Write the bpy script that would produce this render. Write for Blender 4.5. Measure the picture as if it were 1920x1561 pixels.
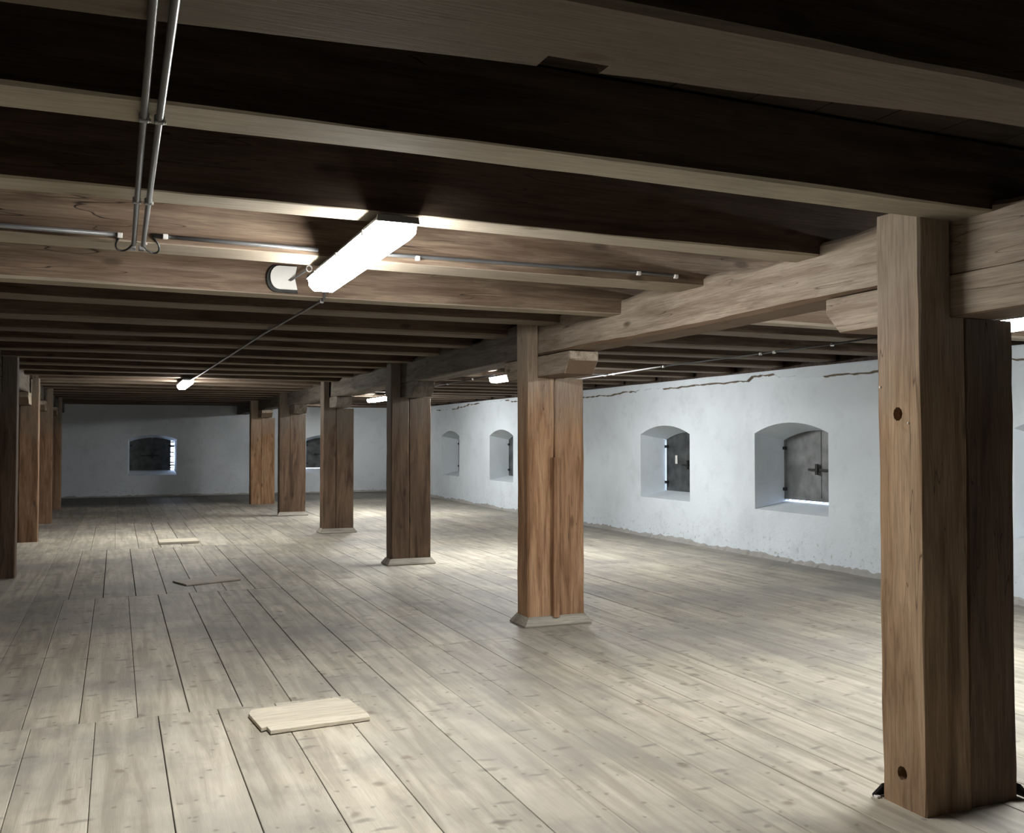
import bpy, bmesh, math, random
from mathutils import Vector, Matrix
R = math.radians
C = bpy.context.scene.collection
for o in list(bpy.data.objects):
    bpy.data.objects.remove(o)
scene = bpy.context.scene

# ------------------------------------------------------------------ camera, world, exposure
FPX, YAW, PITCH = 1765.6, 0.398, 0.0241
cam_d = bpy.data.cameras.new('camera')
cam = bpy.data.objects.new('camera', cam_d)
C.objects.link(cam)
cam.location = (0, 0, 1.5)
cam.rotation_euler = (math.pi / 2 + PITCH, 0, -YAW)
cam_d.sensor_fit = 'HORIZONTAL'
cam_d.sensor_width = 36
cam_d.lens = 36 * FPX / 1920
cam_d.clip_start = 0.05
cam_d.clip_end = 200
scene.camera = cam

world = bpy.data.worlds.new('world')
scene.world = world
world.use_nodes = True
bg = world.node_tree.nodes['Background']
bg.inputs[0].default_value = (0.62, 0.76, 1.0, 1)
bg.inputs[1].default_value = 20.0

scene.view_settings.view_transform = 'Standard'
scene.view_settings.look = 'None'
scene.view_settings.gamma = 1
scene.view_settings.use_curve_mapping = False
scene.view_settings.exposure = 0.0
LAMP = 112.0            # emission of the tube diffusers
LAMP_COL = (1.0, 0.985, 0.94)
LAMP_COOL = (0.97, 0.985, 0.985)

# ------------------------------------------------------------------ materials
def node_mat(name):
    m = bpy.data.materials.new(name)
    m.use_nodes = True
    nt = m.node_tree
    b = nt.nodes['Principled BSDF']
    return m, nt, b

def N(nt, kind, **kw):
    n = nt.nodes.new(kind)
    for k, v in kw.items():
        if k.startswith('in_'):
            key = k[3:]
            n.inputs[int(key) if key.isdigit() else key].default_value = v
        else:
            setattr(n, k, v)
    return n

def ramp(nt, fac, stops):
    r = nt.nodes.new('ShaderNodeValToRGB')
    els = r.color_ramp.elements
    while len(els) < len(stops):
        els.new(0.5)
    for e, (p, c) in zip(els, stops):
        e.position = p
        e.color = (c[0], c[1], c[2], 1) if hasattr(c, '__len__') else (c, c, c, 1)
    nt.links.new(fac, r.inputs[0])
    return r.outputs[0]

def mix(nt, fac, a, b, mode='MIX'):
    n = nt.nodes.new('ShaderNodeMix')
    n.data_type = 'RGBA'
    n.blend_type = mode
    for sock, v in ((n.inputs[0], fac), (n.inputs[6], a), (n.inputs[7], b)):
        if hasattr(v, 'is_output'):
            nt.links.new(v, sock)
        elif hasattr(v, '__len__'):
            sock.default_value = (v[0], v[1], v[2], 1)
        else:
            sock.default_value = v
    return n.outputs[2]

def mth(nt, op, a, b=None, clamp=False):
    n = nt.nodes.new('ShaderNodeMath')
    n.operation = op
    n.use_clamp = clamp
    for i, v in enumerate((a, b)):
        if v is None:
            continue
        if hasattr(v, 'is_output'):
            nt.links.new(v, n.inputs[i])
        else:
            n.inputs[i].default_value = v
    return n.outputs[0]

def wood(name, light, mid, dark, var=0.25, knot=0.6, crack=0.7, stain=0.35, stain_col=None,
         bump=0.35, rough=0.78, top=None, board=False, under=None):
    """grain along local X, every object shifted by its own random number"""
    m, nt, b = node_mat(name)
    L = nt.links.new
    tc = N(nt, 'ShaderNodeTexCoord')
    oi = N(nt, 'ShaderNodeObjectInfo')
    sh = N(nt, 'ShaderNodeCombineXYZ')
    r1 = mth(nt, 'MULTIPLY', oi.outputs['Random'], 37.0)
    r2 = mth(nt, 'MULTIPLY', oi.outputs['Random'], 91.0)
    L(r1, sh.inputs[0]); L(r2, sh.inputs[1])
    add = N(nt, 'ShaderNodeVectorMath', operation='ADD')
    L(tc.outputs['Object'], add.inputs[0]); L(sh.outputs[0], add.inputs[1])
    P = add.outputs[0]
    def mapped(s):
        mp = N(nt, 'ShaderNodeMapping')
        mp.inputs['Scale'].default_value = s
        L(P, mp.inputs[0])
        return mp.outputs[0]
    def noise(s, scale, det, rgh=0.55, dist=0.0):
        n = N(nt, 'ShaderNodeTexNoise')
        n.inputs['Scale'].default_value = scale
        n.inputs['Detail'].default_value = det
        n.inputs['Roughness'].default_value = rgh
        n.inputs['Distortion'].default_value = dist
        L(mapped(s), n.inputs['Vector'])
        return n.outputs[0]
    fig = noise((0.55, 5.5, 5.5), 2.2, 5, 0.5, 0.9)           # broad figure of the rings
    grain = noise((1.6, 42, 42), 3.0, 4, 0.65)                # fine fibres
    blot = noise((1.0, 1.7, 1.7), 1.7, 4, 0.6)                # blotches
    col = ramp(nt, fig, [(0.34, dark), (0.47, mid), (0.60, light)])
    g = ramp(nt, grain, [(0.35, 0.62), (0.62, 1.06)])
    col = mix(nt, 0.75, col, g, 'MULTIPLY')
    # rings: sharp repeated lines from the figure
    rg = mth(nt, 'FRACT', mth(nt, 'MULTIPLY', fig, 9.0))
    rl = ramp(nt, rg, [(0.0, 0.80), (0.25, 1.0), (0.85, 1.0), (1.0, 0.76)])
    col = mix(nt, 0.55, col, rl, 'MULTIPLY')
    # stain blotches
    sc = stain_col or tuple(x * 0.55 for x in dark)
    sf = ramp(nt, blot, [(0.48, 0.0), (0.72, 1.0)])
    col = mix(nt, mth(nt, 'MULTIPLY', sf, stain), col, sc)
    # knots
    vo = N(nt, 'ShaderNodeTexVoronoi')
    vo.inputs['Scale'].default_value = 1.0
    vo.inputs['Randomness'].default_value = 1.0
    L(mapped((2.2, 6.0, 6.0)) if not board else mapped((2.0, 5.0, 5.0)), vo.inputs['Vector'])
    kd = ramp(nt, vo.outputs['Distance'], [(0.07, 1.0), (0.15, 0.0)])
    col = mix(nt, mth(nt, 'MULTIPLY', kd, knot), col, tuple(x * 0.35 for x in dark))
    # drying cracks, long and thin
    cr = noise((0.35, 7.0, 7.0), 1.9, 2, 0.45, 0.3)
    cl = mth(nt, 'ABSOLUTE', mth(nt, 'SUBTRACT', cr, 0.56))
    cm = ramp(nt, cl, [(0.0, 1.0), (0.0045, 0.0)])
    gate = ramp(nt, noise((0.8, 1.1, 1.1), 1.1, 1), [(0.50, 0.0), (0.56, 1.0)])
    ck = mth(nt, 'MULTIPLY', mth(nt, 'MULTIPLY', cm, gate), crack)
    col = mix(nt, ck, col, (0.02, 0.013, 0.008))
    if top:      # the upper end of the posts is greyer, weathered like the beam
        sx = N(nt, 'ShaderNodeSeparateXYZ')
        L(tc.outputs['Object'], sx.inputs[0])
        tf = ramp(nt, mth(nt, 'ADD', mth(nt, 'MULTIPLY', sx.outputs[0], 0.4), mth(nt, 'MULTIPLY', mth(nt, 'SUBTRACT', blot, 0.5), 0.5)),
                  [(0.60, 0.0), (0.86, 1.0)])
        tcol = mix(nt, 0.8, top, g, 'MULTIPLY')
        tcol = mix(nt, ck, tcol, (0.02, 0.013, 0.008))
        col = mix(nt, tf, col, tcol)
    if under:    # underside toned apart from the sides, painting in how light falls
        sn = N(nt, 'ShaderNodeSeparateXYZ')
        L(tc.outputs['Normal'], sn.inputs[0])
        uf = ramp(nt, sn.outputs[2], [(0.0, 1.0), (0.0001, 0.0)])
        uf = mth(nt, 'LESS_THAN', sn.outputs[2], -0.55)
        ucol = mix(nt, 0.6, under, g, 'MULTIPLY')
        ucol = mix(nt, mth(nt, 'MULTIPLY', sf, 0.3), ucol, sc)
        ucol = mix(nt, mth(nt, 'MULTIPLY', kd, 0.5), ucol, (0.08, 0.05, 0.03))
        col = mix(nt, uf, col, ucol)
    vv = mth(nt, 'ADD', mth(nt, 'MULTIPLY', oi.outputs['Random'], var), 1.0 - var / 2)
    hs = N(nt, 'ShaderNodeHueSaturation')
    L(vv, hs.inputs['Value']); L(col, hs.inputs['Color'])
    L(hs.outputs[0], b.inputs['Base Color'])
    b.inputs['Roughness'].default_value = rough
    b.inputs['Specular IOR Level'].default_value = 0.25
    h = mth(nt, 'SUBTRACT', mth(nt, 'MULTIPLY', grain, 0.5), mth(nt, 'ADD', mth(nt, 'MULTIPLY', ck, 2.0), mth(nt, 'MULTIPLY', kd, 0.3)))
    bp = N(nt, 'ShaderNodeBump')
    bp.inputs['Strength'].default_value = bump
    bp.inputs['Distance'].default_value = 0.006
    L(h, bp.inputs['Height']); L(bp.outputs[0], b.inputs['Normal'])
    return m

def floor_mat():
    """bleached, scuffed boards; the grain runs along world Y and each board has its own shift"""
    m, nt, b = node_mat('floorboard_wood')
    L = nt.links.new
    geo = N(nt, 'ShaderNodeNewGeometry')
    oi = N(nt, 'ShaderNodeObjectInfo')
    sh = N(nt, 'ShaderNodeCombineXYZ')
    L(mth(nt, 'MULTIPLY', oi.outputs['Random'], 13.0), sh.inputs[0])
    L(mth(nt, 'MULTIPLY', oi.outputs['Random'], 71.0), sh.inputs[1])
    add = N(nt, 'ShaderNodeVectorMath', operation='ADD')
    L(geo.outputs['Position'], add.inputs[0]); L(sh.outputs[0], add.inputs[1])
    def noise(src, s, scale, det, rgh=0.55, dist=0.0):
        mp = N(nt, 'ShaderNodeMapping')
        mp.inputs['Scale'].default_value = s
        L(src, mp.inputs[0])
        n = N(nt, 'ShaderNodeTexNoise')
        n.inputs['Scale'].default_value = scale
        n.inputs['Detail'].default_value = det
        n.inputs['Roughness'].default_value = rgh
        n.inputs['Distortion'].default_value = dist
        L(mp.outputs[0], n.inputs['Vector'])
        return n.outputs[0]
    P = add.outputs[0]; W = geo.outputs['Position']
    fig = noise(P, (7.0, 0.5, 1), 2.0, 4, 0.5, 0.8)
    grain = noise(P, (55, 1.8, 1), 3.0, 4, 0.65)
    col = ramp(nt, fig, [(0.36, (0.37, 0.33, 0.262)), (0.5, (0.48, 0.433, 0.348)), (0.64, (0.56, 0.515, 0.425))])
    g = ramp(nt, grain, [(0.33, 0.80), (0.62, 1.04)])
    col = mix(nt, 0.5, col, g, 'MULTIPLY')
    rg = mth(nt, 'FRACT', mth(nt, 'MULTIPLY', fig, 10.0))
    rl = ramp(nt, rg, [(0.0, 0.80), (0.2, 1.0), (0.86, 1.0), (1.0, 0.78)])
    gate = ramp(nt, noise(P, (3, 0.5, 1), 1.3, 1), [(0.48, 0.0), (0.6, 1.0)])
    col = mix(nt, mth(nt, 'MULTIPLY', gate, 0.6), col, mix(nt, 1.0, col, rl, 'MULTIPLY'))
    # grey worn areas crossing the boards
    big = noise(W, (1, 1, 1), 0.75, 4, 0.6)
    col = mix(nt, mth(nt, 'MULTIPLY', ramp(nt, big, [(0.40, 0.0), (0.62, 1.0)]), 0.6), col, (0.25, 0.24, 0.222))
    sm = noise(W, (1.2, 0.8, 1), 3.1, 5, 0.62)
    col = mix(nt, mth(nt, 'MULTIPLY', ramp(nt, sm, [(0.50, 0.0), (0.68, 1.0)]), 0.5), col, (0.22, 0.205, 0.185))
    # knots and scuffs
    for scl, off, lo, hi, f, c in (((3.2, 2.6, 1), 0.0, 0.04, 0.11, 0.6, (0.16, 0.13, 0.095)),
                                   ((2.1, 6.5, 1), 4.3, 0.05, 0.14, 0.6, (0.17, 0.155, 0.135)),
                                   ((9.0, 8.0, 1), 8.1, 0.05, 0.13, 0.5, (0.14, 0.12, 0.095))):
        mp = N(nt, 'ShaderNodeMapping')
        mp.inputs['Scale'].default_value = scl
        mp.inputs['Location'].default_value = (off, off, 0)
        dn = N(nt, 'ShaderNodeTexNoise')
        dn.inputs['Scale'].default_value = 9.0
        L(W, dn.inputs['Vector'])
        dm = N(nt, 'ShaderNodeVectorMath', operation='MULTIPLY_ADD')
        dm.inputs[1].default_value = (0.07, 0.07, 0.0)
        L(dn.outputs[1], dm.inputs[0]); L(P if off == 0 else W, dm.inputs[2])
        L(dm.outputs[0], mp.inputs[0])
        vo = N(nt, 'ShaderNodeTexVoronoi')
        vo.voronoi_dimensions = '2D'
        vo.inputs['Scale'].default_value = 1.0
        L(mp.outputs[0], vo.inputs['Vector'])
        # only some cells carry a mark
        keep = mth(nt, 'GREATER_THAN', mth(nt, 'FRACT', mth(nt, 'MULTIPLY', vo.outputs['Color'], 7.3)), 0.62)
        k = mth(nt, 'MULTIPLY', ramp(nt, vo.outputs['Distance'], [(lo, 1.0), (hi, 0.0)]), keep)
        col = mix(nt, mth(nt, 'MULTIPLY', k, f), col, c)
    # floor darkens towards the right wall and towards the end of the loft
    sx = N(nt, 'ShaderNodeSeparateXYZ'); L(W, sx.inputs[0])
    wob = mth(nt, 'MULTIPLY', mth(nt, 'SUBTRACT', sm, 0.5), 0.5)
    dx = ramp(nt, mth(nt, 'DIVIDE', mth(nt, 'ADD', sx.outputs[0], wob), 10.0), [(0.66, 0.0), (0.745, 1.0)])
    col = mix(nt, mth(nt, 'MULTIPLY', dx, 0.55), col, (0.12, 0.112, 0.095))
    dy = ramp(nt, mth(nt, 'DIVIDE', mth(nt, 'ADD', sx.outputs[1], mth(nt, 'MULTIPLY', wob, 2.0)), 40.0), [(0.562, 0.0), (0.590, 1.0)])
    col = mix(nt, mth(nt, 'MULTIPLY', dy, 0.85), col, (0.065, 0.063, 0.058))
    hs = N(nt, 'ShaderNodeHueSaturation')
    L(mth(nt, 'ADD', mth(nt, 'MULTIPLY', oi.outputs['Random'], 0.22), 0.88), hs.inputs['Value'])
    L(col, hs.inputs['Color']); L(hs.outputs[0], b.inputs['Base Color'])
    b.inputs['Roughness'].default_value = 0.62
    b.inputs['Specular IOR Level'].default_value = 0.3
    bp = N(nt, 'ShaderNodeBump')
    bp.inputs['Strength'].default_value = 0.25
    bp.inputs['Distance'].default_value = 0.004
    L(mth(nt, 'ADD', grain, sm), bp.inputs['Height']); L(bp.outputs[0], b.inputs['Normal'])
    return m

def plaster_mat(name, base, dirty, dark=0.35, bump=0.5):
    m, nt, b = node_mat(name)
    L = nt.links.new
    geo = N(nt, 'ShaderNodeNewGeometry')
    W = geo.outputs['Position']
    def noise(scale, det, rgh=0.6, dist=0.0):
        n = N(nt, 'ShaderNodeTexNoise')
        n.inputs['Scale'].default_value = scale
        n.inputs['Detail'].default_value = det
        n.inputs['Roughness'].default_value = rgh
        n.inputs['Distortion'].default_value = dist
        L(W, n.inputs['Vector'])
        return n.outputs[0]
    big = noise(0.55, 4, 0.55, 0.4)
    med = noise(3.5, 5, 0.65)
    fin = noise(28, 4, 0.7)
    col = mix(nt, mth(nt, 'MULTIPLY', ramp(nt, big, [(0.42, 0.0), (0.70, 1.0)]), dark), base, dirty)
    col = mix(nt, mth(nt, 'MULTIPLY', ramp(nt, med, [(0.52, 0.0), (0.75, 1.0)]), 0.35), col, dirty)
    # small brown chips low and high on the wall
    sx = N(nt, 'ShaderNodeSeparateXYZ'); L(W, sx.inputs[0])
    low = ramp(nt, sx.outputs[2], [(0.02, 1.0), (0.45, 0.0)])
    chip = ramp(nt, noise(17, 3, 0.7), [(0.60, 0.0), (0.66, 1.0)])
    col = mix(nt, mth(nt, 'MULTIPLY', mth(nt, 'MULTIPLY', low, chip), 0.7), col, (0.30, 0.28, 0.25))
    L(col, b.inputs['Base Color'])
    b.inputs['Roughness'].default_value = 0.9
    b.inputs['Specular IOR Level'].default_value = 0.15
    h = mth(nt, 'ADD', mth(nt, 'MULTIPLY', med, 1.0), mth(nt, 'MULTIPLY', fin, 0.22))
    bp = N(nt, 'ShaderNodeBump')
    bp.inputs['Strength'].default_value = bump
    bp.inputs['Distance'].default_value = 0.02
    L(h, bp.inputs['Height']); L(bp.outputs[0], b.inputs['Normal'])
    return m

def plain(name, col, rough=0.6, metal=0.0, spec=0.4, nscale=12.0, amt=0.25):
    m, nt, b = node_mat(name)
    n = N(nt, 'ShaderNodeTexNoise')
    n.inputs['Scale'].default_value = nscale
    n.inputs['Detail'].default_value = 4
    tc = N(nt, 'ShaderNodeTexCoord')
    nt.links.new(tc.outputs['Object'], n.inputs['Vector'])
    c = ramp(nt, n.outputs[0], [(0.35, tuple(x * (1 - amt) for x in col)), (0.65, tuple(min(1, x * (1 + amt)) for x in col))])
    nt.links.new(c, b.inputs['Base Color'])
    b.inputs['Roughness'].default_value = rough
    b.inputs['Metallic'].default_value = metal
    b.inputs['Specular IOR Level'].default_value = spec
    return m

def emit(name, col, st):
    m, nt, b = node_mat(name)
    b.inputs['Base Color'].default_value = (0.9, 0.9, 0.9, 1)
    b.inputs['Emission Color'].default_value = (*col, 1)
    b.inputs['Emission Strength'].default_value = st
    b.inputs['Roughness'].default_value = 0.5
    return m

M_POST = wood('post_wood', (0.42, 0.255, 0.145), (0.33, 0.185, 0.10), (0.21, 0.11, 0.058), var=0.2, top=(0.40, 0.32, 0.25), stain=0.4)
M_BEAM = wood('beam_wood', (0.45, 0.375, 0.30), (0.37, 0.30, 0.235), (0.27, 0.21, 0.155), var=0.12, stain=0.25, stain_col=(0.25, 0.19, 0.135), knot=0.8, under=(0.15, 0.10, 0.066))  # underside colour darkened to paint in shade below the beam
M_JOIST = wood('joist_wood', (0.125, 0.088, 0.063), (0.092, 0.062, 0.043), (0.058, 0.037, 0.024), var=0.3, stain=0.35, under=(0.165, 0.132, 0.10))  # sides darkened and underside lifted, shade and light put into the colour
M_JOISTB = wood('lit_joist_wood', (0.27, 0.20, 0.145), (0.20, 0.14, 0.098), (0.13, 0.088, 0.06), var=0.15, stain=0.3, crack=1.0, under=(0.36, 0.305, 0.24))  # lighter joist wood, lamp light painted into the joists beside it
M_POSTD = wood('shaded_post_wood', (0.165, 0.108, 0.07), (0.125, 0.078, 0.05), (0.075, 0.045, 0.028), var=0.15, top=(0.15, 0.125, 0.10), stain=0.35, crack=1.0)  # darker copy of the post wood with shade painted in
M_BEAMD = wood('shaded_beam_wood', (0.17, 0.15, 0.125), (0.135, 0.115, 0.095), (0.09, 0.075, 0.06), var=0.12, stain=0.2)  # beam wood dimmed in colour for the spans in shade
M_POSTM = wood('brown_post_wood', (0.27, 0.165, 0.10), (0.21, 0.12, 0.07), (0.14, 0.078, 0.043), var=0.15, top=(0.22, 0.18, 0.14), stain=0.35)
M_JOISTP = wood('lit_underside_joist_wood', (0.115, 0.083, 0.06), (0.088, 0.06, 0.042), (0.056, 0.036, 0.024), var=0.1, stain=0.3, under=(0.40, 0.35, 0.28))  # underside lightened to paint lamp light on two near joists
M_POST1 = wood('pale_post_wood', (0.40, 0.275, 0.175), (0.31, 0.20, 0.12), (0.20, 0.12, 0.068), var=0.1, top=(0.36, 0.29, 0.225), stain=0.3)
M_DECK = wood('deck_wood', (0.08, 0.058, 0.04), (0.06, 0.042, 0.03), (0.04, 0.028, 0.02))
M_PALE = wood('pale_board_wood', (0.66, 0.60, 0.49), (0.62, 0.56, 0.455), (0.56, 0.50, 0.40), var=0.04, knot=0.1, crack=0.0, stain=0.08, stain_col=(0.5, 0.45, 0.36), bump=0.1)
M_DULL = wood('dull_board_wood', (0.72, 0.66, 0.57), (0.68, 0.61, 0.53), (0.62, 0.55, 0.47), var=0.04, knot=0.2, crack=0.0, stain=0.2, stain_col=(0.4, 0.33, 0.27), bump=0.1)
M_TRIM = wood('skirting_wood', (0.42, 0.385, 0.325), (0.35, 0.32, 0.27), (0.27, 0.24, 0.20), var=0.15, stain=0.3)
M_FLOOR = floor_mat()
M_SUB = plain('subfloor', (0.02, 0.017, 0.013), 0.95)
M_WALL = plaster_mat('whitewashed_plaster', (0.645, 0.70, 0.74), (0.41, 0.445, 0.465), 0.5)
M_WALLD = plaster_mat('end_wall_plaster', (0.66, 0.70, 0.74), (0.40, 0.43, 0.46), 0.6)
M_LOWBOUNCE = plaster_mat('low_bounce_wall', (0.10, 0.095, 0.085), (0.06, 0.055, 0.05))  # left and back walls coloured dark to cut bounced light
M_MORT = plaster_mat('brown_mortar', (0.16, 0.13, 0.10), (0.08, 0.065, 0.05))
M_RUB = plaster_mat('mortar_rubble', (0.34, 0.33, 0.31), (0.20, 0.19, 0.17), 0.7, 0.8)
M_IRON = plain('shutter_iron', (0.075, 0.08, 0.082), 0.55, 0.3, 0.4, 6.0, 0.35)
M_IRON2 = plain('shutter_iron_grey', (0.15, 0.155, 0.155), 0.6, 0.2, 0.4, 5.0, 0.3)
M_BLACK = plain('black_iron', (0.02, 0.02, 0.02), 0.6, 0.2, 0.4)
M_PIPE = plain('grey_conduit', (0.10, 0.102, 0.105), 0.36, 0.0, 0.5, 5, 0.1)
M_WPIPE = plain('white_conduit', (0.62, 0.63, 0.64), 0.4, 0.0, 0.5, 5, 0.08)
M_CABLE = plain('black_cable', (0.018, 0.018, 0.02), 0.5)
M_WHITE = plain('white_plastic', (0.78, 0.77, 0.74), 0.45, 0.0, 0.5, 8, 0.05)
M_HOUSE = plain('lamp_housing_grey', (0.24, 0.245, 0.25), 0.5, 0.0, 0.4, 8, 0.08)
M_TUBE = emit('lamp_diffuser_warm', LAMP_COL, LAMP)
M_TUBEW = emit('lamp_diffuser_weak', LAMP_COL, LAMP * 0.6)
M_TUBEC = emit('lamp_diffuser_cool', LAMP_COOL, LAMP * 1.75)
M_HOLE = plain('dark_hole', (0.015, 0.01, 0.006), 0.9)

# ------------------------------------------------------------------ object helpers
def link(name, me, mat, parent=None, loc=None, rot=None):
    if mat and not me.materials:
        me.materials.append(mat)
    o = bpy.data.objects.new(name, me)
    C.objects.link(o)
    if parent:
        o.parent = parent
    if loc is not None:
        o.location = loc
    if rot is not None:
        o.rotation_euler = rot
    return o

def empty(name, loc=(0, 0, 0), rz=0):
    o = bpy.data.objects.new(name, None)
    C.objects.link(o)
    o.empty_display_size = 0.1
    o.location = loc
    o.rotation_euler = (0, 0, rz)
    return o

def tag(o, label=None, cat=None, group=None, kind=None):
    if label: o['label'] = label
    if cat: o['category'] = cat
    if group: o['group'] = group
    if kind: o['kind'] = kind
    return o

def mesh(name, verts, faces, smooth=False):
    me = bpy.data.meshes.new(name)
    me.from_pydata([tuple(v) for v in verts], [], faces)
    me.validate()
    bm = bmesh.new(); bm.from_mesh(me)
    bmesh.ops.recalc_face_normals(bm, faces=bm.faces)
    bm.to_mesh(me); bm.free()
    if smooth:
        for p in me.polygons: p.use_smooth = True
    return me

def box_me(name, x0, x1, y0, y1, z0, z1, bev=0.0):
    bm = bmesh.new()
    bmesh.ops.create_cube(bm, size=1)
    for v in bm.verts:
        v.co = Vector(((x0 + x1) / 2 + v.co.x * (x1 - x0), (y0 + y1) / 2 + v.co.y * (y1 - y0), (z0 + z1) / 2 + v.co.z * (z1 - z0)))
    if bev:
        bmesh.ops.bevel(bm, geom=bm.edges[:], offset=bev, segments=1, affect='EDGES')
    me = bpy.data.meshes.new(name); bm.to_mesh(me); bm.free()
    return me

def timber(name, L, w, h, seed=0, step=0.18, jit=0.003, ch=(0.006, 0.014), warp=0.004, zoff=None):
    """hewn timber along local X (0..L), centred on Y, Z from 0 to h; chamfers vary along it.
    zoff(x, iy, iz) may return an extra (dy, dz) for a corner"""
    rnd = random.Random(seed)
    n = max(3, int(L / step) + 1)
    rings = []
    c = [rnd.uniform(*ch) for _ in range(4)]
    for i in range(n + 1):
        x = L * i / n
        c = [min(ch[1] * 1.3, max(ch[0] * 0.6, k + rnd.uniform(-1, 1) * (ch[1] - ch[0]) * 0.5)) for k in c]
        wy = warp * math.sin(x * 0.9 + seed); wz = warp * math.sin(x * 0.7 + seed * 2.1)
        ring = []
        cs = [(-1, 0), (1, 0), (1, 1), (-1, 1)]
        for k, (sy, sz) in enumerate(cs):
            Y = sy * w / 2 + wy; Z = sz * h + wz * sz
            jy = rnd.uniform(-jit, jit); jz = rnd.uniform(-jit, jit) * (1 if sz else 0.5)
            dy, dz = zoff(x, sy, sz) if zoff else (0, 0)
            ydir = -sy; zdir = 1 if sz == 0 else -1
            a = (x, Y + jy + dy + ydir * c[k], Z + jz + dz)
            bb = (x, Y + jy + dy, Z + jz + dz + zdir * c[k])
            ring += [bb, a] if k in (0, 2) else [a, bb]
        rings.append(ring)
    verts = [v for r in rings for v in r]
    faces = []
    for i in range(n):
        for k in range(8):
            k2 = (k + 1) % 8
            faces.append((i * 8 + k, i * 8 + k2, (i + 1) * 8 + k2, (i + 1) * 8 + k))
    faces.append(tuple(range(8))[::-1])
    faces.append(tuple(n * 8 + k for k in range(8)))
    return mesh(name, verts, faces)

UP = (0, -math.pi / 2, 0)      # local X -> world Z  (local Z -> -X)
def tube_me(name, pts, r, seg=8, caps=True):
    verts, faces = [], []
    pts = [Vector(p) for p in pts]
    n = len(pts)
    prev = None
    for i, p in enumerate(pts):
        t = (pts[min(i + 1, n - 1)] - pts[max(i - 1, 0)]).normalized()
        ref = Vector((0, 0, 1)) if abs(t.z) < 0.9 else Vector((1, 0, 0))
        a = t.cross(ref).normalized(); b2 = t.cross(a).normalized()
        for k in range(seg):
            an = 2 * math.pi * k / seg
            verts.append(p + a * math.cos(an) * r + b2 * math.sin(an) * r)
    for i in range(n - 1):
        for k in range(seg):
            k2 = (k + 1) % seg
            faces.append((i * seg + k, i * seg + k2, (i + 1) * seg + k2, (i + 1) * seg + k))
    if caps:
        faces.append(tuple(range(seg))); faces.append(tuple((n - 1) * seg + k for k in range(seg)))
    return mesh(name, verts, faces, True)

def prism_me(name, outline, axis, a0, a1):
    """outline of 2-D points extruded along axis 'x','y' or 'z'"""
    def P(u, v, a):
        return (a, u, v) if axis == 'x' else ((u, a, v) if axis == 'y' else (u, v, a))
    n = len(outline)
    verts = [P(u, v, a0) for u, v in outline] + [P(u, v, a1) for u, v in outline]
    faces = [tuple(range(n)), tuple(range(n, 2 * n))]
    for i in range(n):
        j = (i + 1) % n
        faces.append((i, j, n + j, n + i))
    return mesh(name, verts, faces)

# ------------------------------------------------------------------ dimensions
XL_WALL, XR_WALL, Y_BACK, Y_END = -5.65, 7.58, -3.2, 26.4
JZ, JH = 2.393, 0.275          # underside and height of the ceiling joists
DECK = JZ + JH

# ------------------------------------------------------------------ floor
floor = link('floor', box_me('floor', XL_WALL - .4, XR_WALL + .6, Y_BACK - .4, Y_END + .6, -0.16, -0.034), M_SUB)
tag(floor, kind='structure')
rnd = random.Random(5)
cy_, sy_ = math.cos(YAW), math.sin(YAW)
def in_view(x, y, pad=0.06):
    d = x * sy_ + y * cy_
    if d < 0.3: return False
    u = (x * cy_ - y * sy_) / d
    return abs(u) < 960 / FPX + pad
SPLIT = 1.56
SHARED = [SPLIT]
while SHARED[-1] < XR_WALL - 0.32: SHARED.append(SHARED[-1] + 0.292 + rnd.uniform(-0.02, 0.02))
SHARED.append(XR_WALL)
def seams(first, w0, jitter, seed):
    rr = random.Random(seed); xs = list(first)
    while xs[-1] < XR_WALL - 0.1: xs.append(xs[-1] + w0 + rr.uniform(-jitter, jitter))
    while xs[0] > XL_WALL + 0.1: xs.insert(0, xs[0] - w0 - rr.uniform(-jitter, jitter))
    xs = [x for x in xs if x < SPLIT - 0.12] + SHARED
    xs[0] = XL_WALL
    return xs
rows = [(Y_BACK, 1.28, seams([0.05], 0.30, 0.02, 1)),
        (1.28, 5.50, seams([-0.395, -0.087, 0.223, 0.536, 0.845], 0.305, 0.02, 2)),
        (5.50, 9.75, seams([-0.438, -0.167, 0.122, 0.386, 0.671], 0.28, 0.02, 3)),
        (9.75, 13.95, seams([-0.40, -0.10, 0.19], 0.29, 0.02, 4)),
        (13.95, 18.2, seams([-0.3], 0.29, 0.02, 6)),
        (18.2, 22.5, seams([-0.25], 0.30, 0.02, 7)),
        (22.5, Y_END, seams([-0.2], 0.30, 0.02, 8))]
single, rest = [], []
for ri, (ya, yb, xs) in enumerate(rows):
    for ci in range(len(xs) - 1):
        x0, x1 = xs[ci], xs[ci + 1]
        off_a = off_b = 0.0
        def off(rj, x):
            if x < SPLIT - 0.01: return 0.0
            if rj <= 0 or rj >= len(rows): return 0.0
            k = int(x / 0.6) * 7 + rj * 13
            return [0.3, -0.22, -1.35, -0.2, 0.32, 1.1, -0.75][k % 7]
        a = ya + (off(ri, x0) if ri > 0 else 0); b_ = yb + (off(ri + 1, x0) if ri < len(rows) - 1 else 0)
        vis = any(in_view(x, y) for x in (x0, (x0 + x1) / 2, x1) for y in (a, a + (b_ - a) * .25, (a + b_) / 2, a + (b_ - a) * .75, b_))
        if x1 < -1.9: vis = False
        (single if vis else rest).append((x0, x1, a, b_))
single.sort(key=lambda q: (q[3] + q[2]))
rest += single[296:]; single = single[:296]
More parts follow.
